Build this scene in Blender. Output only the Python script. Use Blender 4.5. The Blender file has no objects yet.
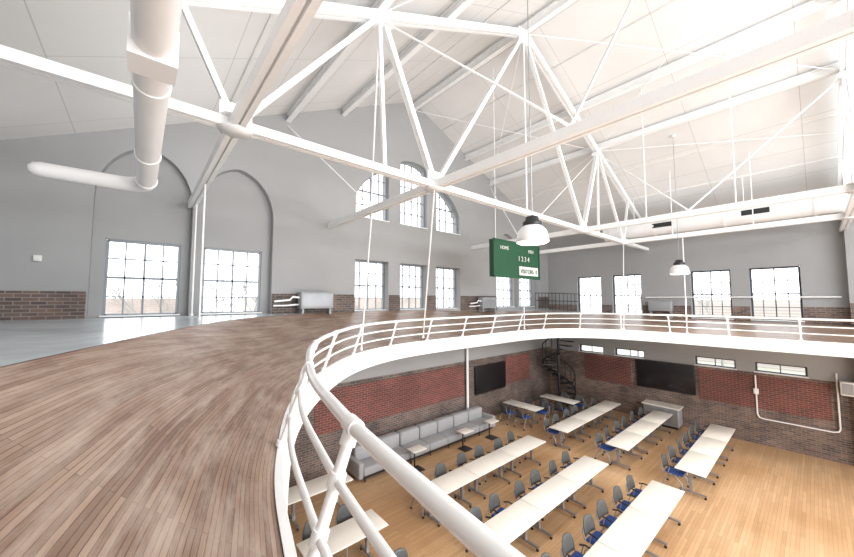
import bpy, bmesh, math, random
from mathutils import Vector, Matrix
random.seed(4)
S=bpy.context.scene
try:
    S.view_settings.view_transform='Standard'
except Exception as e: print(e)

# ---------------------------------------------------------------- materials
def newmat(name):
    m=bpy.data.materials.new(name); m.use_nodes=True
    return m, m.node_tree, m.node_tree.nodes['Principled BSDF']
def mat(name,col,rough=.5,metal=0,var=.06,scale=3,bump=0):
    m,nt,b=newmat(name)
    b.inputs['Roughness'].default_value=rough; b.inputs['Metallic'].default_value=metal
    tc=nt.nodes.new('ShaderNodeTexCoord'); n=nt.nodes.new('ShaderNodeTexNoise')
    n.inputs['Scale'].default_value=scale; n.inputs['Detail'].default_value=3
    nt.links.new(tc.outputs['Object'],n.inputs['Vector'])
    r=nt.nodes.new('ShaderNodeValToRGB')
    r.color_ramp.elements[0].position=.3; r.color_ramp.elements[1].position=.7
    r.color_ramp.elements[0].color=[c*(1-var) for c in col]+[1]
    r.color_ramp.elements[1].color=[min(1,c*(1+var)) for c in col]+[1]
    nt.links.new(n.outputs['Fac'],r.inputs['Fac']); nt.links.new(r.outputs['Color'],b.inputs['Base Color'])
    if bump:
        bp=nt.nodes.new('ShaderNodeBump'); bp.inputs['Strength'].default_value=bump
        nt.links.new(n.outputs['Fac'],bp.inputs['Height']); nt.links.new(bp.outputs['Normal'],b.inputs['Normal'])
    return m
def emis(name,col,s):
    m,nt,b=newmat(name); b.inputs['Base Color'].default_value=(*col,1)
    b.inputs['Emission Color'].default_value=(*col,1); b.inputs['Emission Strength'].default_value=s
    return m
def brick(name,c1,c2,mort,axes,bw,rh,ms,rough=.7,offset=.5,blotch=.3,blotchcol=None,uv=False,bscale=.6,bias=0,bump=.15,wear=None):
    m,nt,b=newmat(name); L=nt.links; N=nt.nodes
    tc=N.new('ShaderNodeTexCoord'); sp=N.new('ShaderNodeSeparateXYZ'); cb=N.new('ShaderNodeCombineXYZ')
    L.new(tc.outputs['UV' if uv else 'Object'],sp.inputs[0])
    L.new(sp.outputs[axes[0]],cb.inputs[0]); L.new(sp.outputs[axes[1]],cb.inputs[1])
    t=N.new('ShaderNodeTexBrick'); t.inputs['Scale'].default_value=1
    t.inputs['Brick Width'].default_value=bw; t.inputs['Row Height'].default_value=rh
    t.inputs['Mortar Size'].default_value=ms; t.inputs['Color1'].default_value=(*c1,1); t.inputs['Color2'].default_value=(*c2,1)
    t.inputs['Mortar'].default_value=(*mort,1); t.inputs['Bias'].default_value=bias; t.offset=offset
    t.inputs['Mortar Smooth'].default_value=.3
    L.new(cb.outputs[0],t.inputs['Vector'])
    n=N.new('ShaderNodeTexNoise'); n.inputs['Scale'].default_value=bscale; n.inputs['Detail'].default_value=4
    L.new(cb.outputs[0],n.inputs['Vector'])
    r=N.new('ShaderNodeValToRGB'); r.color_ramp.elements[0].position=.35; r.color_ramp.elements[1].position=.68
    r.color_ramp.elements[0].color=(1-blotch,)*3+(1,); r.color_ramp.elements[1].color=(1,1,1,1)
    if blotchcol: r.color_ramp.elements[0].color=(*blotchcol,1)
    L.new(n.outputs['Fac'],r.inputs['Fac'])
    mx=N.new('ShaderNodeMix'); mx.data_type='RGBA'; mx.blend_type='MULTIPLY'; mx.inputs[0].default_value=1
    L.new(t.outputs['Color'],mx.inputs[6]); L.new(r.outputs['Color'],mx.inputs[7])
    out=mx.outputs[2]
    if wear:   # pale scuffed patches stretched along the boards
        mp=N.new('ShaderNodeMapping'); mp.inputs['Scale'].default_value=(.8,5,1); L.new(cb.outputs[0],mp.inputs[0])
        n2=N.new('ShaderNodeTexNoise'); n2.inputs['Scale'].default_value=1.6; n2.inputs['Detail'].default_value=6; n2.inputs['Roughness'].default_value=.7
        L.new(mp.outputs[0],n2.inputs['Vector'])
        r2=N.new('ShaderNodeValToRGB'); r2.color_ramp.elements[0].position=.44; r2.color_ramp.elements[1].position=.72
        r2.color_ramp.elements[0].color=(0,0,0,1); r2.color_ramp.elements[1].color=(.7,.7,.7,1)
        L.new(n2.outputs['Fac'],r2.inputs['Fac'])
        m2=N.new('ShaderNodeMix'); m2.data_type='RGBA'; L.new(r2.outputs['Color'],m2.inputs[0]); L.new(out,m2.inputs[6]); m2.inputs[7].default_value=(*wear,1)
        out=m2.outputs[2]
    L.new(out,b.inputs['Base Color']); b.inputs['Roughness'].default_value=rough
    if bump:
        bp=N.new('ShaderNodeBump'); bp.inputs['Strength'].default_value=bump; bp.inputs['Distance'].default_value=.01; bp.invert=True
        L.new(t.outputs['Fac'],bp.inputs['Height']); L.new(bp.outputs['Normal'],b.inputs['Normal'])
    return m

M=dict(
 wall=mat('gray_wall_paint',(.345,.345,.345),.8,var=.04,scale=.8),
 ceil=brick('ceiling_panels',(.80,.795,.785),(.775,.77,.76),(.58,.57,.56),(1,0),2.4,1.2,.009,rough=.85,offset=0,blotch=.06,bump=0),
 white=mat('white_steel_paint',(.90,.90,.90),.35,var=.02),
 rail=mat('white_rail_paint',(.86,.86,.85),.25,var=.03),
 duct=mat('white_duct_paint',(.88,.88,.88),.35,var=.02),
 frame=mat('window_frame_paint',(.24,.26,.29),.4),
 dframe=mat('window_frame_dark',(.06,.065,.08),.4),
 plat=mat('gray_platform_paint',(.54,.60,.63),.22,var=.14,scale=1.5),
 table=mat('table_laminate',(.84,.80,.73),.35,var=.02),
 steel=mat('gray_metal',(.35,.36,.38),.4,.6),
 black=mat('black_metal',(.02,.02,.022),.4),
 screen=mat('black_screen',(.012,.01,.012),.3),
 blue=mat('blue_fabric',(.02,.065,.27),.8),
 shell=mat('gray_chair_shell',(.085,.09,.09),.5),
 sofa=mat('gray_upholstery',(.36,.36,.37),.9,scale=20),
 green=mat('scoreboard_green',(.008,.07,.03),.5),
 letter=mat('white_lettering',(.75,.75,.72),.5),
 heater=mat('heater_enamel',(.33,.34,.35),.45),
 soffit=mat('soffit_paint',(.62,.61,.60),.7),
 lens=emis('lamp_diffuser',(1,.93,.82),3.5),
 ground=mat('outdoor_ground',(.42,.45,.36),.9,scale=.3),
 leaf=mat('tree_bark',(.32,.31,.29),.9),
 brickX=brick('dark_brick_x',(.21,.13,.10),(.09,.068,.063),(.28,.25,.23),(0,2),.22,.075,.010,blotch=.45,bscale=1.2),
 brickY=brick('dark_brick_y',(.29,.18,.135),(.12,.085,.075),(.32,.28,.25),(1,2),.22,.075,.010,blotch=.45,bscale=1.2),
 redX=brick('red_brick_x',(.25,.055,.038),(.14,.04,.03),(.31,.21,.19),(0,2),.22,.075,.008,blotch=.35),
 redY=brick('red_brick_y',(.24,.06,.042),(.14,.045,.034),(.31,.21,.19),(1,2),.22,.075,.008,blotch=.35),
 track=brick('track_wood_strips',(.40,.28,.21),(.24,.155,.112),(.08,.052,.04),(0,1),1.5,.027,.002,rough=.42,uv=True,blotch=.4,blotchcol=(.68,.58,.52),bscale=1.1,bump=.08,wear=(.52,.43,.36)),
 floor=brick('maple_floor',(.70,.475,.28),(.57,.37,.205),(.30,.18,.11),(0,1),1.4,.07,.002,rough=.32,blotch=.2,blotchcol=(.82,.73,.64),bscale=.5,bump=.05),
 outbrick=brick('neighbour_brick',(.55,.44,.40),(.48,.39,.35),(.55,.52,.5),(0,2),.4,.12,.01),
)
# ---------------------------------------------------------------- mesh builder
class MB:
    def __init__(s): s.v=[];s.f=[];s.m=[];s.sm=[];s.ml=[]
    def mi(s,k):
        if k not in s.ml: s.ml.append(k)
        return s.ml.index(k)
    def add(s,vs,fs,k,smooth=False):
        o=len(s.v); s.v+= [tuple(v) for v in vs]; i=s.mi(k)
        for f in fs: s.f.append([o+a for a in f]); s.m.append(i); s.sm.append(smooth)
    def box(s,a,b,k):
        x0,y0,z0=a;x1,y1,z1=b
        s.add([(x0,y0,z0),(x1,y0,z0),(x1,y1,z0),(x0,y1,z0),(x0,y0,z1),(x1,y0,z1),(x1,y1,z1),(x0,y1,z1)],
          [(0,3,2,1),(4,5,6,7),(0,1,5,4),(1,2,6,5),(2,3,7,6),(3,0,4,7)],k)
    def rbox(s,a,b,k,r=.02):   # chamfered box
        bm=bmesh.new(); bmesh.ops.create_cube(bm,size=1)
        for v in bm.verts:
            v.co=Vector([(a[i]+b[i])/2+v.co[i]*(b[i]-a[i]) for i in range(3)])
        bmesh.ops.bevel(bm,geom=bm.edges[:],offset=r,segments=2,affect='EDGES',profile=.5)
        bm.verts.index_update()
        s.add([v.co[:] for v in bm.verts],[[v.index for v in f.verts] for f in bm.faces],k,True); bm.free()
    def frame(s,d,up=(0,0,1)):
        d=Vector(d).normalized(); u=Vector(up)
        if abs(d.dot(u))>.98: u=Vector((0,1,0))
        x=d.cross(u).normalized(); y=x.cross(d).normalized(); return d,x,y
    def beam(s,p,q,w,h,k,up=(0,0,1)):
        p=Vector(p);q=Vector(q); d,x,y=s.frame(q-p,up)
        vs=[c+x*a*w/2+y*b*h/2 for c in (p,q) for a,b in((-1,-1),(1,-1),(1,1),(-1,1))]
        s.add(vs,[(0,1,2,3),(7,6,5,4),(0,4,5,1),(1,5,6,2),(2,6,7,3),(3,7,4,0)],k)
    def ibeam(s,p,q,w,h,k,t=.025):
        p=Vector(p);q=Vector(q); d,x,y=s.frame(q-p)
        s.beam(p+y*(h/2-t/2),q+y*(h/2-t/2),w,t,k); s.beam(p-y*(h/2-t/2),q-y*(h/2-t/2),w,t,k)
        s.beam(p,q,t,h-2*t,k)
    def chan(s,p,q,w,h,k,gap=.03):  # double channel with a slot between
        p=Vector(p);q=Vector(q); d,x,y=s.frame(q-p); o=x*(w/4+gap/4)
        s.beam(p+o,q+o,w/2-gap/2,h,k); s.beam(p-o,q-o,w/2-gap/2,h,k)
        s.beam(p,q,gap,h*.5,k)
    def cyl(s,p,q,r,k,r2=None,n=12,cap=True):
        p=Vector(p);q=Vector(q); d,x,y=s.frame(q-p); r2=r if r2 is None else r2
        vs=[];fs=[]
        for c,rr in((p,r),(q,r2)):
            for i in range(n):
                a=2*math.pi*i/n; vs.append(c+x*math.cos(a)*rr+y*math.sin(a)*rr)
        for i in range(n): fs.append((i,(i+1)%n,n+(i+1)%n,n+i))
        s.add(vs,fs,k,True)
        if cap: s.add(vs,[list(range(n))[::-1],list(range(n,2*n))],k)
    def tube(s,pts,r,k,n=12,closed=False):
        pts=[Vector(p) for p in pts]; vs=[];fs=[]; m=len(pts); px=None
        for i,p in enumerate(pts):
            t=(pts[min(i+1,m-1)]-pts[max(i-1,0)]).normalized()
            if px is None: _,x,y=s.frame(t)
            else:
                x=(px-t*px.dot(t)).normalized(); y=x.cross(t).normalized()
            px=x
            rr=r[i] if isinstance(r,(list,tuple)) else r
            for j in range(n):
                a=2*math.pi*j/n; vs.append(p+x*math.cos(a)*rr+y*math.sin(a)*rr)
        for i in range(m-1):
            for j in range(n): fs.append((i*n+j,i*n+(j+1)%n,(i+1)*n+(j+1)%n,(i+1)*n+j))
        s.add(vs,fs,k,True)
        s.add(vs[:n],[list(range(n))[::-1]],k); s.add(vs[-n:],[list(range(n))],k)
    def lathe(s,c,prof,k,n=28):
        c=Vector(c);vs=[];fs=[]
        for r,z in prof:
            for i in range(n):
                a=2*math.pi*i/n; vs.append((c.x+r*math.cos(a),c.y+r*math.sin(a),c.z+z))
        for j in range(len(prof)-1):
            for i in range(n): fs.append((j*n+i,j*n+(i+1)%n,(j+1)*n+(i+1)%n,(j+1)*n+i))
        s.add(vs,fs,k,True)
    def prism(s,poly,y0,y1,k,ax='y'):
        n=len(poly)
        def P(a,b,t): return (a,t,b) if ax=='y' else ((t,a,b) if ax=='x' else (a,b,t))
        vs=[P(a,b,y0) for a,b in poly]+[P(a,b,y1) for a,b in poly]
        fs=[list(range(n)),list(range(2*n-1,n-1,-1))]+[(i,n+i,n+(i+1)%n,(i+1)%n) for i in range(n)]
        s.add(vs,fs,k)
    def obj(s,name,parent=None,fix=True):
        me=bpy.data.meshes.new(name); me.from_pydata(s.v,[],s.f); 
        for k in s.ml: me.materials.append(M[k])
        me.polygons.foreach_set('material_index',s.m); me.polygons.foreach_set('use_smooth',s.sm)
        me.update()
        if fix:
            bm=bmesh.new(); bm.from_mesh(me); bmesh.ops.recalc_face_normals(bm,faces=bm.faces); bm.to_mesh(me); bm.free()
        o=bpy.data.objects.new(name,me); S.collection.objects.link(o)
        if parent: o.parent=parent
        return o
def inst(o,name,loc,rz=0,base=(0,0,0)):
    n=bpy.data.objects.new(name,o.data); S.collection.objects.link(n); n.location=loc; n.rotation_euler=(0,0,rz); return n
def empty(name,loc=(0,0,0)):
    e=bpy.data.objects.new(name,None); S.collection.objects.link(e); e.location=loc; return e
def cut(o,mb):
    c=mb.obj('cutter'); md=o.modifiers.new('b','BOOLEAN'); md.operation='DIFFERENCE'; md.object=c; md.solver='EXACT'
    dg=bpy.context.evaluated_depsgraph_get(); me=bpy.data.meshes.new_from_object(o.evaluated_get(dg))
    o.modifiers.clear(); o.data=me; bpy.data.objects.remove(c)

# ---------------------------------------------------------------- dimensions
XW,XE,YN,YS=-2.6,18.2,10.2,-9.0
XR=8.05; ZR=13.5       # ridge
def zroof(x): return ZR-.478*(XR-x) if x<XR else ZR-.4286*(x-XR)
# ---------------------------------------------------------------- gable wall
gable=lambda z0:[(XW-.3,z0),(XE+.3,z0),(XE+.3,zroof(XE+.3)+.1),(XR,ZR+.1),(XW-.3,zroof(XW-.3)+.1)]
w=MB(); w.prism(gable(3.6),YN,YN+.45,'wall')
wall=w.obj('wall_north')
NW=[(-.64,.74),(1.21,2.63),(5.54,6.9),(7.44,8.77),(9.27,10.7),(13.55,14.95),(15.45,16.85)]
ZS,ZT=5.13,6.9
def tudor(x0,x1,z0,zs,za,n=10):
    xm=(x0+x1)/2; h=(x1-x0)/2; p=[(x0,z0)]
    for i in range(n+1):
        t=i/n; p.append((x0+h*(1-math.cos(t*math.pi/2))*1.0,zs+(za-zs)*(.86*math.sin(t*math.pi/2)+.14*t)))
    for i in range(n-1,-1,-1):
        t=i/n; p.append((x1-h*(1-math.cos(t*math.pi/2)),zs+(za-zs)*(.86*math.sin(t*math.pi/2)+.14*t)))
    p.append((x1,z0)); return p
c=MB()
for a,b in ((-.86,.93),(1.03,2.86),(13.3,15.15),(15.25,17.05)):
    c.prism(tudor(a,b,ZS-.03,7.8,9.1 if a<10 else 8.9),YN-.2,YN+.24,'wall')
cut(wall,c)
c=MB()
for a,b in NW: c.prism([(a,ZS),(b,ZS),(b,ZT),(a,ZT)],YN-.3,YN+.7,'wall')
AC=8.12
def atop(x): 
    t=max(0,1-((x-AC)/2.72)**2); return 8.45+2.2*math.sqrt(t)
def ctop(x): return 10.7+.3*math.sqrt(max(0,1-((x-AC)/.75)**2))
def poly(a,b,z0,fn,n=12): return [(a,z0),(b,z0)]+[(b+(a-b)*i/n,fn(b+(a-b)*i/n)) for i in range(n+1)]
UPW=[(5.54,6.9,atop),(7.44,8.77,ctop),(9.3,10.7,atop)]
for a,b,f in UPW: c.prism(poly(a,b,8.4,f),YN-.3,YN+.7,'wall')
cut(wall,c)
# lower north wall
w=MB(); w.box((XW-.3,YN,-.1),(XE+.3,YN+.4,2.8),'brickX'); w.box((XW-.3,YN,2.8),(XE+.3,YN+.4,3.6),'wall')
for a,b in((4.2,10.9),(13.9,16.0)): w.box((a,YN-.03,1.35),(b,YN+.01,2.65),'redX')
w.obj('wall_lower_north')
# east wall
EW=[(7.25,8.5),(5.4,6.7),(2.2,3.5),(.3,1.65),(-3.2,-1.9),(-5.2,-3.9)]
ES,ET=4.72,6.75
w=MB(); w.box((XE,YS,2.7),(XE+.4,YN,9.15),'wall'); wall=w.obj('wall_east')
c=MB()
for a,b in EW:
    c.box((XE-.3,a,ES),(XE+.7,b,ET),'wall'); c.box((XE-.3,a,2.72),(XE+.7,b,3.1),'wall')
cut(wall,c)
w=MB(); w.box((XE,YS,-.1),(XE+.4,YN,2.7),'brickY'); 
for a,b in((6.0,8.2),(-.2,3.4)): w.box((XE-.03,a,1.35),(XE+.01,b,2.6),'redY')
w.box((XE-.35,-1.7,0),(XE,-.75,3.9),'brickY'); w.box((XE-.35,-1.7,4.7),(XE,-.75,5.4),'brickY'); w.box((XE-.35,-1.7,5.4),(XE,-.75,9.1),'wall')
w.obj('wall_lower_east')
w=MB(); w.box((XW-.3,YS,-.1),(XW,YN,zroof(XW)),'wall'); w.obj('wall_west')
w=MB(); w.prism(gable(-.1),YS-.3,YS,'wall'); w.obj('wall_south')
# ceiling
w=MB()
w.prism([(XW-.5,zroof(XW-.5)),(XR,ZR),(XE+.5,zroof(XE+.5)),(XE+.5,zroof(XE+.5)+.3),(XR,ZR+.3),(XW-.5,zroof(XW-.5)+.3)],YS-.3,YN+.45,'ceil')
w.obj('ceiling')
# floor
w=MB(); w.box((XW-.3,YS,-.1),(XE+.3,YN,0),'floor'); w.obj('floor')
# wainscot brick at upper level
w=MB(); zt=5.68; prev=XW
for a,b in [(-.86,2.86),(5.54,6.9),(7.44,8.77),(9.27,10.7),(13.3,17.05),(XE,XE)]:
    w.box((prev,YN-.025,5.02),(a-.02,YN+.02,zt),'brickX'); prev=b+.02
w.obj('trim_1')
w=MB(); prev=YN-.03
for a,b in [(7.25,8.5),(5.4,6.7),(2.2,3.5),(.3,1.65),(-3.2,-1.9)]:
    w.box((XE-.025,b+.03,4.5),(XE+.02,prev,5.25),'brickY'); prev=a-.03
w.obj('trim_2')
# ---------------------------------------------------------------- windows
def window(name,a,b,z0,fn,axis,pos,cols=4,rows=4,k='frame',mid=True,t=.028):
    w=MB(); 
    def P(u,z,o=0): return (u,pos+o,z) if axis=='x' else (pos+o,u,z)
    zt=max(fn(a+(b-a)*i/20) for i in range(21))
    fr=.055; pl=[(a+fr/2,z0+fr/2),(b-fr/2,z0+fr/2)]+[(b-fr/2+(a-b+fr)*i/12,fn(b-fr/2+(a-b+fr)*i/12)-fr/2) for i in range(13)]
    up=(0,1,0) if axis=='x' else (1,0,0)
    for i in range(len(pl)):
        p,q=pl[i],pl[(i+1)%len(pl)]
        w.beam(P(*p),P(*q),fr*1.05,.09,k,up=up)
    for i in range(1,cols):
        x=a+(b-a)*i/cols; tt=t*1.5 if (mid and i*2==cols) else t
        w.beam(P(x,z0+.03),P(x,fn(x)-.03),tt,.05,k,up=up)
    for j in range(1,rows):
        z=z0+(zt-z0)*j/rows
        xs=[a+(b-a)*i/60 for i in range(61) if fn(a+(b-a)*i/60)>z+.02]
        if len(xs)>1:
            tt=t*1.9 if (mid and j*2==rows) else t
            w.beam(P(xs[0],z),P(xs[-1],z),tt,.05,k,up=up)
    # sill
    w.beam(P(a-.03,z0+.005,-.12),P(b+.03,z0+.005,-.12),.03,.2,'white',up=up)
    return w.obj(name)
n=1
for a,b in NW: window('window_%d'%n,a,b,ZS,lambda x:ZT,'x',YN+.32); n+=1
for a,b,f in UPW: window('window_%d'%n,a,b,8.4,f,'x',YN+.2,cols=4,rows=5 if f is ctop else 4,k='frame'); n+=1
for a,b in EW: window('window_%d'%n,a,b,ES,lambda x:ET,'y',XE+.18,k='dframe',cols=4,rows=4,t=.022); n+=1
for a,b in EW: window('window_%d'%n,a,b,2.72,lambda x:3.1,'y',XE+.18,k='dframe',cols=2,rows=1,mid=False); n+=1
# ---------------------------------------------------------------- banked track
ST=[((.60,-9),(-2.0,-9),5.0),((.60,-5),(-2.0,-5),5.0),((.60,-3),(-1.95,-3),5.0),((.58,-1.5),(-1.85,-1.3),5.05),((.58,0),(-1.6,.5),5.08),((.65,.8),(-1.2,1.7),5.1),((.78,1.6),(-.75,2.8),5.1),
((1.02,2.56),(-.3,4.0),5.1),((1.6,3.97),(.5,5.9),5.1),((2.44,5.2),(1.5,7.7),5.1),((3.66,6.4),(2.9,9.2),5.1),((5.2,7.1),(4.6,10.05),5.1),
((7,7.3),(7,10.17),5.1),((9,7.3),(9,10.17),5.08),((11.3,7.3),(11.5,10.17),5.0),((12.9,6.95),(14.6,9.6),4.95),((13.9,6.1),(16.9,8.3),4.9),((14.4,4.9),(17.9,6.2),4.8),
((14.5,3.5),(18.17,4.0),4.7),((14.5,1),(18.17,1),4.65),((14.5,-3),(18.17,-3),4.65),((14.5,-9),(18.17,-9),4.65)]
def cr(p0,p1,p2,p3,t):
    return .5*((2*p1)+(-p0+p2)*t+(2*p0-5*p1+4*p2-p3)*t*t+(-p0+3*p1-3*p2+p3)*t**3)
ZI=4.3
rows=[]
V=[Vector((a[0],a[1],b[0],b[1])) for a,b,z in ST]; Zs=[z for *_,z in ST]
for i in range(len(ST)-1):
    p=[V[max(i-1,0)],V[i],V[i+1],V[min(i+2,len(ST)-1)]]
    for j in range(10):
        t=j/10; v=cr(*p,t); rows.append((v[0],v[1],v[2],v[3],Zs[i]+(Zs[i+1]-Zs[i])*t))
rows.append((*V[-1],Zs[-1]))
# rail line (top rail) stays over the void; the deck edge is set back, so the posts lean inwards
LEAN=.21
railline=[Vector((r[0],r[1],0)) for r in rows]; m=len(rows)
def nrm(i):
    t=(railline[min(i+1,m-1)]-railline[max(i-1,0)]).normalized(); return Vector((t.y,-t.x,0))
rows=[(r[0]-nrm(i).x*LEAN,r[1]-nrm(i).y*LEAN,r[2],r[3],r[4]) for i,r in enumerate(rows)]
K=8; vs=[];uvs=[]; L=0; pr=None
for r in rows:
    if pr: L+=math.hypot((r[0]+r[2]-pr[0]-pr[2])/2,(r[1]+r[3]-pr[1]-pr[3])/2)
    pr=r; W=math.hypot(r[2]-r[0],r[3]-r[1])
    for k in range(K+1):
        t=k/K; z=ZI+(r[4]-ZI)*(.75*t+.25*t*t)
        vs.append((r[0]+(r[2]-r[0])*t,r[1]+(r[3]-r[1])*t,z)); uvs.append((L,t*W))
fs=[]
for i in range(len(rows)-1):
    for k in range(K): a=i*(K+1)+k; fs.append((a,a+K+1,a+K+2,a+1))
me=bpy.data.meshes.new('running_track'); me.from_pydata(vs,[],fs); me.materials.append(M['track'])
ul=me.uv_layers.new(name='UVMap')
for lp in me.loops: ul.data[lp.index].uv=uvs[lp.vertex_index]
for p in me.polygons: p.use_smooth=True
bm=bmesh.new(); bm.from_mesh(me); bmesh.ops.recalc_face_normals(bm,faces=bm.faces)
bm.faces.ensure_lookup_table()
if bm.faces[len(bm.faces)//2].normal.z<0: bmesh.ops.reverse_faces(bm,faces=bm.faces)
bm.to_mesh(me); bm.free()
o=bpy.data.objects.new('running_track',me); S.collection.objects.link(o)
# balcony structure: fascia, soffit, lip
def strip(w,offA,offB,zA,zB,k):
    vs=[]
    for i in range(m):
        q=nrm(i); vs+= [(rows[i][0]+q.x*offA,rows[i][1]+q.y*offA,zA),(rows[i][0]+q.x*offB,rows[i][1]+q.y*offB,zB)]
    w.add(vs,[(2*i,2*i+1,2*i+3,2*i+2) for i in range(m-1)],k,True)
w=MB()
strip(w,.03,.03,ZI+.02,3.98,'white'); strip(w,-.02,.03,ZI+.02,ZI+.02,'white'); strip(w,-.02,-.02,ZI+.02,ZI-.03,'white')
strip(w,.03,.07,3.98,3.98,'white'); strip(w,.07,.07,3.98,3.94,'white'); strip(w,.07,-.12,3.94,3.94,'white'); strip(w,-.12,-.12,3.94,4.0,'white')
vs=[];
for r in rows: vs+=[(r[0],r[1],3.99),(r[2],r[3],3.99)]
w.add(vs,[(2*i,2*i+1,2*i+3,2*i+2) for i in range(len(rows)-1)],'soffit')
w.obj('balcony_structure',fix=False)
# corner platforms (outside the track curve)
def platform(name,idx0,idx1,corner,z):
    w=MB(); pts=[(rows[i][2],rows[i][3]) for i in range(idx0,idx1+1)]
    zz=[rows[i][4] for i in range(idx0,idx1+1)]
    vs=[(x,y,zq+.004) for (x,y),zq in zip(pts,zz)]; mm=len(vs)
    vs2=[(x,y,3.99) for x,y in pts]
    top=vs+[(c[0],c[1],z) for c in corner]; bot=vs2+[(c[0],c[1],3.99) for c in corner]
    N=len(top); allv=top+bot; fs=[]
    for i in range(mm-1): fs.append((i,i+1,mm)); fs.append((N+i+1,N+i,N+mm))
    for j in range(len(corner)-1): fs.append((0,mm+j,mm+j+1))
    w.add(allv,fs,'plat'); return w.obj(name)
platform('platform_floor',15,115,[(XW+.01,YN-.01),(XW+.01,-2)],5.1)
platform('platform_floor',138,180,[(XE-.01,YN-.01)],4.95)
# ---------------------------------------------------------------- railing
w=MB(); ZTR=4.95
def rp(i,z,off=.0):
    q=nrm(i); o=off-LEAN*(ZTR-z)/(ZTR-ZI); o=max(o,-LEAN) if z>=ZI else -LEAN+off
    return Vector((railline[i].x+q.x*o,railline[i].y+q.y*o,z))
rng=range(15,m)
w.tube([rp(i,ZTR) for i in rng],.031,'rail',n=16)
w.tube([rp(i,4.74) for i in rng],.019,'rail',n=10)
w.tube([rp(i,4.53) for i in rng],.019,'rail',n=10)
acc=0; lens=[0]
for i in range(1,m):
    acc+=(railline[i]-railline[i-1]).length; lens.append(acc)
ref=min(range(m),key=lambda i:(railline[i]-Vector((.74,1.38,0))).length)
l0=lens[ref]; step=1.5; L0=l0-step*6
while L0<acc:
    if L0>0:
        i=min(range(m),key=lambda i:abs(lens[i]-L0)); 
        if i>=15:
            ax=(rp(i,ZTR)-rp(i,ZI+.02,0)).normalized()
            w.cyl(rp(i,ZI+.02),rp(i,ZTR),.026,'rail',n=14)
            w.cyl(rp(i,ZI+.02),rp(i,ZI+.02)+ax*.04,.045,'rail',n=14)
            for z in (4.74,4.53): w.cyl(rp(i,z)-ax*.03,rp(i,z)+ax*.03,.036,'rail',n=14)
            w.cyl(rp(i,ZTR)-ax*.08,rp(i,ZTR),.036,'rail',n=14)
            j0,j1=max(i-1,0),min(i+1,m-1); t=(rp(j1,ZTR)-rp(j0,ZTR)).normalized()
            w.cyl(rp(i,ZTR)-t*.05,rp(i,ZTR)+t*.05,.039,'rail',n=16)
    L0+=step
w.obj('track_railing')
# ---------------------------------------------------------------- roof trusses
ZC=7.9
def truss(name,y):
    w=MB(); P=lambda x,z:(x,y,z)
    w.chan(P(XW,ZC),P(XE,ZC),.17,.13,'white')
    t=lambda x: zroof(x)-.35
    for a,b in((XW,XR),(XE,XR)): w.chan(P(a,t(a)),P(b,t(b)),.17,.16,'white')
    mir=lambda x:2*XR-x
    for f in (lambda x:x,mir):
        for (xa,ua),(xb,ub),s in [((.9,0),(3.2,1),.09),((3.35,0),(3.2,1),.07),((4.6,0),(3.25,1),.12),((4.6,0),(XR,1),.10),((.9,0),(.2,1),.08)]:
            A,B=f(xa),f(xb)
            w.chan(P(A,t(A) if ua else ZC),P(B,t(B) if ub else ZC),s,s*.9,'white',gap=.015)
        for x in(.9,4.6):
            X=f(x); w.lathe((X,y,ZC-.085),[(0,0),(.22,0),(.22,.02),(0,.02)],'white',n=8); w.lathe((X,y,ZC+.07),[(0,0),(.22,0),(.22,.02),(0,.02)],'white',n=8)
            w.box((X-.2,y-.02,ZC),(X+.2,y+.02,ZC+.3),'white')
        X=f(3.22); w.box((X-.22,y-.11,t(X)-.18),(X+.22,y+.11,t(X)-.06),'white')
    w.cyl(P(XR,ZC),P(XR,t(XR)),.02,'white')
    w.box((XR-.25,y-.03,t(XR)-.3),(XR+.25,y+.03,t(XR)+.1),'white')
    return w.obj(name)
truss('roof_truss',5.1); truss('roof_truss',-.75); truss('roof_truss',-6)
for x in(.9,4.6,2*XR-4.6,2*XR-.9):
    w=MB(); w.chan((x,YS,ZC),(x,YN,ZC),.17,.16,'white',gap=.03); w.obj('roof_tie_beam')
# purlins
w=MB()
for x in(3.2,2*XR-3.2,5.0,2*XR-5.0): w.ibeam((x,YS,zroof(x)-.16),(x,YN,zroof(x)-.16),.14,.22,'white')
w.ibeam((XR,YS,ZR-.25),(XR,YN,ZR-.25),.14,.26,'white')
for x in(-.2,1.5,6.5): 
    for X in (x,2*XR-x): w.box((X-.015,YS,zroof(X)-.035),(X+.015,YN,zroof(X)+.02),'ceil')
w.obj('roof_purlins')
w=MB()
def rod(p,q,r=.014): w.cyl(p,q,r,'white',n=8)
for y0,y1 in((5.1,YN),(5.1,-.75),(-.75,-6)):
    for f in(lambda x:x,lambda x:2*XR-x):
        a,b=f(3.2),f(4.6)
        rod((a,y0,zroof(a)-.4),(b,(y0+y1)/2,ZC+.1),.02); rod((a,y1,zroof(a)-.4),(b,(y0+y1)/2,ZC+.1),.02)
        rod((a,y0,zroof(a)-.3),(XR,y1,ZR-.35),.012)
        if a>XR: rod((a,y1,zroof(a)-.3),(XR,y0,ZR-.35),.012); rod((a,y0,zroof(a)-.3),(f(.9),y1,zroof(f(.9))-.1),.012)
for x,y in((2*XR-4.6,1.2),(2*XR-4.6,3.2),(2*XR-.9,1.2),(2*XR-.9,3.4)):
    rod((x,y,ZC),(x,y,zroof(x)))
w.obj('tie_rods')
def hanger(p,q):
    w=MB(); w.cyl(p,q,.018,'white',n=8); w.cyl(Vector(q),Vector(q)+Vector((0,0,.06)),.035,'white',n=8); w.obj('track_hanger_rod')
hanger((.9,7.9,ZC),(.9,7.9,5.1)); hanger((.95,9.7,ZC),(.95,9.7,5.12))
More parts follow.
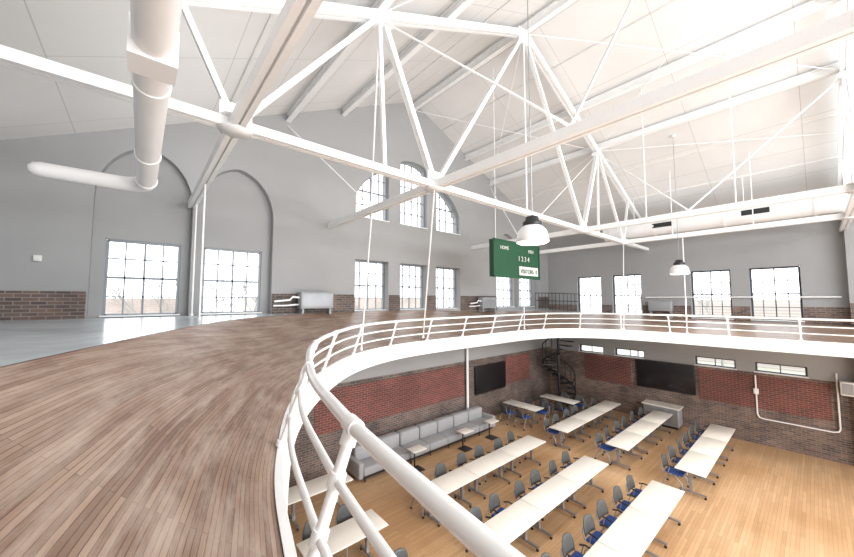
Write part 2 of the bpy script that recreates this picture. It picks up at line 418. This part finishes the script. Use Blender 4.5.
hanger((4.6,7.6,ZC),(3.9,6.85,4.35)); hanger((4.6,5.1,ZC),(6.3,7.5,4.4))
hanger((2*XR-4.6,7.5,ZC),(2*XR-4.6,7.5,4.35)); hanger((2*XR-.9,5.1,ZC),(14.6,5.0,4.32)); hanger((2*XR-.9,3.1,ZC),(14.7,3.0,4.32))
# ---------------------------------------------------------------- ducts
w=MB(); r=.115; zd=7.2; xd=.0; ye=6.2
w.tube([(xd,-8.9,zd),(xd,0,zd),(xd,ye,zd)],r,'duct',n=28)
for y in(.5,2.0,3.3,5.0,6.1): w.cyl((xd,y,zd),(xd,y+.06,zd),r+.010,'duct',n=28)
w.box((xd-.13,2.75,zd-.13),(xd+.13,3.0,zd+.13),'duct')
w.cyl((xd-.1,2.9,zd),(xd-.1,2.9,zroof(xd)),.01,'duct',n=8); w.cyl((xd,5,zd),(xd,5,zroof(xd)),.01,'duct',n=8)
arc=[(xd-.3+.3*math.cos(a),ye+.3*math.sin(a),zd) for a in [i*math.pi/2/8 for i in range(9)]]
w.tube(arc,[.115-.015*i/8 for i in range(9)],'duct',n=28)
w.tube([(xd-.3,ye+.3,zd),(-1.05,ye+.3,zd),(-1.12,ye+.3,zd),(-1.16,ye+.3,zd)],[.10,.095,.08,.04],'duct',n=28)
w.obj('round_air_duct')
w=MB(); X=16.3; Z=8.55
w.tube([(X,YS+.05,Z),(X,6.2,Z)],.34,'duct',n=28)
for y in (5.9,4.2,2.0,-.2): w.cyl((X,y,Z),(X,y+.08,Z),.36,'duct',n=28)
for y in(3.9,1.2): w.box((X-.355,y-.35,Z-.09),(X-.3,y+.35,Z+.09),'black')
for y in (5,1.5): w.cyl((X,y,Z+.3),(X,y,zroof(X)),.012,'white')
w.obj('round_air_duct')
# ---------------------------------------------------------------- pendant lamps
def pendant(x,y,z,ztop,s=.95):
    w=MB()
    w.lathe((x,y,z),[(a*s,b*s) for a,b in [(.30,-.2),(.315,-.19),(.30,-.12),(.27,.02),(.20,.10),(.16,.13),(.16,.13)]],'white')
    w.lathe((x,y,z),[(a*s,b*s) for a,b in [(.29,-.2),(.26,-.22),(0,-.23)]],'lens')
    w.lathe((x,y,z),[(a*s,b*s) for a,b in [(.17,.12),(.18,.13),(.18,.2),(.13,.23),(.12,.3),(.04,.33),(0,.33)]],'black')
    w.cyl((x,y,z+.28),(x,y,ztop),.008,'steel',n=8); w.lathe((x,y,ztop-.05),[(0,.05),(.07,.05),(.07,0),(0,0)],'white')
    w.obj('pendant_lamp')
    l=bpy.data.lights.new('pendant_light','SPOT'); l.energy=300; l.color=(1,.92,.80); l.shadow_soft_size=.2; l.spot_size=2.6; l.spot_blend=.6
    lo=bpy.data.objects.new('pendant_light',l); S.collection.objects.link(lo); lo.location=(x,y,z-.27)
pendant(5.45,3.35,6.75,zroof(5.45)); pendant(13.6,2.9,6.55,zroof(13.6),.9); pendant(5.45,-4,6.75,zroof(5.45)); pendant(12.5,-3.6,6.6,zroof(12.5))
# ---------------------------------------------------------------- scoreboard
e=empty('scoreboard',(9.75,6.65,6.85))
w=MB(); w.box((-1.32,-.09,-.6),(1.32,.09,.6),'green')
for a,b in(((-1.35,-.11,-.62),(1.35,-.08,-.57)),((-1.35,-.11,.57),(1.35,-.08,.62)),((-1.35,-.11,-.62),(-1.3,-.08,.62)),((1.3,-.11,-.62),(1.35,-.08,.62))): w.box(a,b,'green')
w.box((.05,-.115,-.5),(1.2,-.09,-.2),'letter'); 
for x in(-1.1,1.1): w.cyl((x,0,.6),(x,0,zroof(9.75+x)-6.87),.010,'white',n=8)
w.obj('board',e)
def text(s,x,z,size,k):
    c=bpy.data.curves.new('lettering','FONT'); c.body=s; c.size=size; c.extrude=.005; c.align_x='CENTER'; c.materials.append(M[k])
    o=bpy.data.objects.new('lettering_'+s.lower().replace(' ','_'),c); S.collection.objects.link(o); o.parent=e; o.location=(x,-.125,z); o.rotation_euler=(math.pi/2,0,0)
text('HOME',-.8,.3,.16,'letter'); text('MEN',.75,.3,.16,'letter'); text('1 2 3 4',.3,-.02,.24,'letter'); text('VISITORS',.5,-.43,.2,'green'); text('0',1.08,-.43,.2,'green')
# ---------------------------------------------------------------- upper level heaters + pipes
def heater(x,y,z,face='y'):
    w=MB(); w.rbox((x-.5,y-.32,z+.12),(x+.5,y,z+.62),'heater',.02)
    for i in range(12): w.box((x-.45,y-.33,z+.2+i*.03),(x+.45,y-.315,z+.212+i*.03),'steel')
    for dx in(-.42,.42): w.box((x+dx-.03,y-.28,z-.05),(x+dx+.03,y-.02,z+.14),'heater')
    w.tube([(x-.5,y-.2,z+.45),(x-.7,y-.2,z+.47),(x-.78,y-.2,z+.38),(x-1.2,y-.2,z+.34)],.03,'white')
    w.tube([(x-.5,y-.12,z+.25),(x-.85,y-.12,z+.22),(x-1.2,y-.12,z+.22)],.025,'white')
    w.obj('wall_heater')
heater(4.05,10.05,5.12); heater(12.2,10.05,5.0)
w=MB(); w.rbox((-1.66,YN-.05,6.28),(-1.54,YN,6.4),'letter',.01); w.obj('wall_thermostat')
w=MB()
w.tube([(XE-.12,-.6,5.6),(XE-.12,3.9,5.62),(XE-.12,5.2,5.62)],.03,'white'); w.obj('wall_pipe')
for yy in (4.6,): 
    w=MB(); w.rbox((XE-.35,yy-.45,5.0),(XE-.03,yy+.45,5.45),'heater',.02); 
    for dy in(-.38,.38): w.box((XE-.3,yy+dy-.03,4.65),(XE-.05,yy+dy+.03,5.02),'heater')
    w.obj('wall_heater')
# ---------------------------------------------------------------- TVs
def tv(name,a,b,ax):
    e=MB(); e.rbox(a,b,'screen',.012)
    if ax=='y':
        e.box((a[0]+.3,b[1],a[2]+.3),(b[0]-.3,b[1]+.06,b[2]-.3),'black')
        e.box((a[0],a[1]-.004,a[2]),(b[0],a[1]+.01,a[2]+.03),'black')
    else:
        e.box((b[0],a[1]+.3,a[2]+.3),(b[0]+.06,b[1]-.3,b[2]-.3),'black')
        e.box((a[0]-.004,a[1],a[2]),(a[0]+.01,b[1],a[2]+.03),'black')
    e.obj(name)
tv('wall_television',(11.55,YN-.13,1.25),(13.75,YN-.06,2.5),'y')
tv('wall_television',(XE-.13,3.5,1.45),(XE-.06,5.7,2.68),'x')
# media console
w=MB(); w.rbox((XE-.75,4.0,.1),(XE-.1,5.3,.85),'heater',.02); w.box((XE-.8,3.95,.85),(XE-.08,5.35,.89),'table')
for y in(4.0,4.43,4.86): w.box((XE-.765,y+.03,.15),(XE-.74,y+.4,.8),'steel')
w.box((XE-.7,4.05,0),(XE-.15,5.25,.1),'black'); w.obj('media_console')
# columns / conduits
w=MB(); w.cyl((11.0,YN-.12,0),(11.0,YN-.12,3.98),.06,'white',n=16); w.cyl((11.0,YN-.12,0),(11.0,YN-.12,.04),.1,'white'); w.obj('balcony_column')
w=MB(); X=XE-.08
w.tube([(X,1.65,2.6),(X,1.65,1.15),(X,1.6,1.03),(X,1.5,1.0),(X,-.2,1.0),(X,-.32,1.05),(X,-.35,1.15),(X,-.35,3.0)],.025,'white'); 
w.rbox((X-.06,1.58,1.9),(X+.06,1.72,2.1),'white',.01); w.obj('wall_conduit')
w=MB(); w.rbox((XE-.5,-.72,2.35),(XE-.2,-.4,2.8),'letter',.03)
w.box((XE-.51,-.68,2.4),(XE-.495,-.44,2.75),'steel'); w.box((XE-.2,-.6,2.5),(XE,-.5,2.6),'black'); w.obj('wall_speaker')
# ---------------------------------------------------------------- spiral stair
w=MB(); cx,cy=17.0,9.05; N=18; R=.8
w.cyl((cx,cy,0),(cx,cy,3.97),.06,'black')
hp=[];hb=[]
for i in range(N):
    a0=-2.2+i*math.radians(26); a1=a0+math.radians(30); z=.21*(i+1)
    p=[(cx,cy)]+[(cx+R*math.cos(a0+(a1-a0)*t/3),cy+R*math.sin(a0+(a1-a0)*t/3)) for t in range(4)]
    w.prism(p,z-.035,z,'black',ax='z')
    x,y=cx+R*math.cos(a0),cy+R*math.sin(a0)
    if z<3.1: w.cyl((x,y,z),(x,y,z+.85),.018,'black',n=8); hp.append((x,y,z+.85)); hb.append((x,y,z-.03))
w.tube(hp,.028,'black',n=8); w.tube(hb,.05,'black',n=8); w.obj('spiral_staircase')
w=MB()
P=[(16.3,9.9,4.98),(16.3,8.75,4.95),(17.9,8.3,4.92)]
for a,b in((P[0],P[1]),(P[1],P[2])):
    a=Vector(a);b=Vector(b)
    for h in(.5,.9): w.cyl(a+Vector((0,0,h)),b+Vector((0,0,h)),.02,'black')
    for i in range(7):
        q=a.lerp(b,i/6); w.cyl(q,q+Vector((0,0,.9)),.014,'black',n=8)
w.obj('stair_guard_rail')
# ---------------------------------------------------------------- furniture
def table_mesh(L=1.7,D=.7):
    w=MB(); h=.74
    w.rbox((-L/2,-D/2,h-.03),(L/2,D/2,h),'table',.008)
    for sx in(-1,1):
        x=sx*(L/2-.28)
        w.beam((x,.05,.12),(x,.05,h-.05),.05,.08,'steel'); w.beam((x,.02,.1),(x,.1,.5),.07,.05,'steel')
        w.box((x-.025,-D/2+.05,.07),(x+.025,D/2-.03,.11),'steel'); w.box((x-.03,-D/2+.12,h-.06),(x+.03,D/2-.12,h-.03),'steel')
        for y in(-D/2+.08,D/2-.06): w.cyl((x-.015,y,.03),(x+.015,y,.03),.03,'black'); w.cyl((x,y,.03),(x,y,.08),.01,'black',n=8)
    w.beam((-L/2+.28,.05,h-.1),(L/2-.28,.05,h-.1),.04,.04,'steel')
    return w
def chair_mesh():
    w=MB()   # faces -y
    w.rbox((-.23,-.24,.42),(.23,.20,.49),'blue',.03)
    nx,nz=8,6; vs=[]
    for lay in(0,.02):
        for j in range(nz+1):
            for i in range(nx+1):
                u=-1+2*i/nx; t=j/nz; wd=.215*(1-.25*abs(t-.45)**1.5-.18*t*t)
                vs.append((u*wd, .20+.06*t+.03*(1-u*u)+lay, .50+.33*t-.03*(u*u)*t))
    n1=(nx+1)*(nz+1); fs=[]
    for j in range(nz):
        for i in range(nx):
            a=j*(nx+1)+i; fs.append((a,a+1,a+nx+2,a+nx+1)); fs.append((n1+a,n1+a+nx+1,n1+a+nx+2,n1+a+1))
    bd=[i for i in range(nx+1)]+[ (j+1)*(nx+1)+nx for j in range(nz)]+[nz*(nx+1)+i for i in range(nx-1,-1,-1)]+[j*(nx+1) for j in range(nz-1,0,-1)]
    for q in range(len(bd)): a,b=bd[q],bd[(q+1)%len(bd)]; fs.append((a,n1+a,n1+b,b))
    w.add(vs,fs,'shell',True)
    for s in(-1,1):
        x=.22*s
        w.tube([(x,.0,.43),(x,.22,.46),(x*.98,.26,.56),(x*.9,.27,.68)],.013,'steel',n=8)
        w.tube([(x,-.05,.43),(x*1.1,-.22,.25),(x*1.12,-.25,.06)],.013,'steel',n=8)
        w.tube([(x,.05,.43),(x*1.1,.2,.25),(x*1.12,.26,.06)],.013,'steel',n=8)
        w.tube([(x,.12,.63),(x*1.18,.02,.65),(x*1.18,-.12,.64)],.018,'black',n=8); w.tube([(x*1.1,.1,.45),(x*1.18,.05,.64)],.01,'steel',n=8)
        for y in(-.25,.26): w.cyl((x*1.12-.015,y,.03),(x*1.12+.015,y,.03),.03,'black'); w.cyl((x*1.12,y,.03),(x*1.12,y,.07),.01,'black',n=6)
    return w
tb=None; ch=None
def put_table(x,y,rz=0):
    global tb
    if tb is None: tb=table_mesh().obj('training_table'); tb.location=(x,y,0); tb.rotation_euler=(0,0,rz); return
    inst(tb,'training_table',(x,y,0),rz)
def put_chair(x,y,rz=0):
    global ch
    if ch is None: ch=chair_mesh().obj('nesting_chair'); ch.location=(x,y,0); ch.rotation_euler=(0,0,rz); return
    inst(ch,'nesting_chair',(x,y,0),rz)
def row(x0,y,n,chairs=True):
    for i in range(n):
        x=x0+.86+1.72*i; put_table(x,y)
        if chairs:
            for dx in(-.4,.4): put_chair(x+dx+random.uniform(-.03,.03),y+.44+random.uniform(0,.1),random.uniform(-.12,.12))
row(5.45,6.5,3); row(5.4,4.5,3); row(5.35,2.7,3)
row(11.85,6.4,3); row(11.95,4.45,3); row(11.75,2.5,3)
row(2.5,6.5,1); row(2.6,4.5,1); row(2.8,8.6,1,False)
put_chair(4.2,3.9,math.pi)
for x,y in((13.4,8.9),(15.6,8.3)): 
    put_table(x,y,math.pi/2)
    for dy in(-.4,.4): put_chair(x-.6,y+dy,math.pi/2+random.uniform(-.2,.2)); put_chair(x+.6,y+dy-.2,-math.pi/2+random.uniform(-.2,.2))
# sofa
w=MB(); x0=5.3; n=7; sw=.88
for i in range(n):
    a=x0+i*sw
    w.rbox((a+.01,9.05,.2),(a+sw-.01,9.85,.45),'sofa',.04); w.rbox((a+.02,9.62,.42),(a+sw-.02,9.95,.88),'sofa',.06)
    w.box((a+.02,9.1,.12),(a+sw-.02,9.9,.2),'black')
    for y in(9.15,9.8): w.cyl((a+.1,y,0),(a+.1,y,.13),.02,'black',n=8)
w.rbox((x0-.16,9.05,.15),(x0,9.95,.62),'sofa',.04); w.rbox((x0+n*sw,9.05,.15),(x0+n*sw+.16,9.95,.62),'sofa',.04)
w.obj('banquette_sofa')
def side(x,y):
    w=MB(); w.rbox((x-.26,y-.2,.64),(x+.26,y+.2,.67),'table',.01); w.cyl((x,y+.12,.02),(x,y+.12,.64),.025,'black'); w.box((x-.2,y-.18,0),(x+.2,y+.2,.02),'black'); w.obj('laptop_table')
side(7.05,8.7); side(9.35,8.7); side(10.9,8.7)
# ---------------------------------------------------------------- outdoors
w=MB(); w.box((-60,YN+.5,-.4),(80,70,-.2),'ground'); w.box((XE+.6,-50,-.4),(80,YN+.5,-.2),'ground'); w.obj('outdoor_ground')
w=MB(); w.box((-14,26,-.2),(2,34,5.6),'outbrick'); w.box((8,30,-.2),(26,38,5.7),'outbrick'); w.box((40,-10,-.2),(50,8,5.5),'outbrick'); w.obj('neighbouring_building')
def tree(x,y):
    w=MB()
    def br(p,d,r,l,dep):
        q=p+d*l; w.cyl(p,q,r,'leaf',r2=r*.65,n=6,cap=False)
        if dep>0:
            for _ in range(3):
                nd=(d+Vector((random.uniform(-.7,.7),random.uniform(-.7,.7),random.uniform(-.1,.5)))).normalized(); br(q,nd,r*.6,l*.72,dep-1)
    br(Vector((x,y,-.2)),Vector((0,0,1)),.10,2.6,4); w.obj('bare_tree')
for p in((1.5,24),(4.5,22),(7.5,27),(28,4),(29,9)): tree(*p)
# ---------------------------------------------------------------- world + lights
W=bpy.data.worlds.new('world'); S.world=W; W.use_nodes=True; nt=W.node_tree; bg=nt.nodes['Background']
bg.inputs[0].default_value=(.93,.96,1,1); bg.inputs[1].default_value=3.6
def area(name,loc,rot,sx,sy,e,col=(1,1,1)):
    l=bpy.data.lights.new(name,'AREA'); l.shape='RECTANGLE'; l.size=sx; l.size_y=sy; l.energy=e; l.color=col
    o=bpy.data.objects.new(name,l); S.collection.objects.link(o); o.location=loc; o.rotation_euler=rot; return o
area('south_fill_light',(7,-8.6,7.9),(math.radians(90),0,0),15,3.6,2700,(.95,.975,1))  # added broad fill behind the camera; the south wall has no windows
area('south_lower_fill',(9,-8.6,2.4),(math.radians(90),0,0),14,2.6,850,(1,.97,.94))  # added fill to brighten the lower hall, no fixture behind it
area('underside_fill',(5.5,-5.5,1.2),(math.radians(165),0,0),9,4,380,(.86,.93,1))  # added cool upward fill for beam undersides and soffits, no real lamp
for x,p in((.9,70),(4.6,62),(2*XR-4.6,28),(2*XR-.9,20)):   # added fill strips over the tie beams to brighten the ceiling, not fixtures
    area('ceiling_fill',(x,.6,ZC+.1),(math.radians(180),0,0),.12,18.5,p,(.97,.98,1))
# ---------------------------------------------------------------- camera
cam=bpy.data.cameras.new('camera'); co=bpy.data.objects.new('camera',cam); S.collection.objects.link(co)
cam.sensor_width=36; cam.lens=14.04; cam.clip_start=.05; cam.clip_end=500
co.location=(0,0,5.5); co.rotation_euler=(math.radians(90+3.69),0,-math.atan2(.652,.758))
S.camera=co
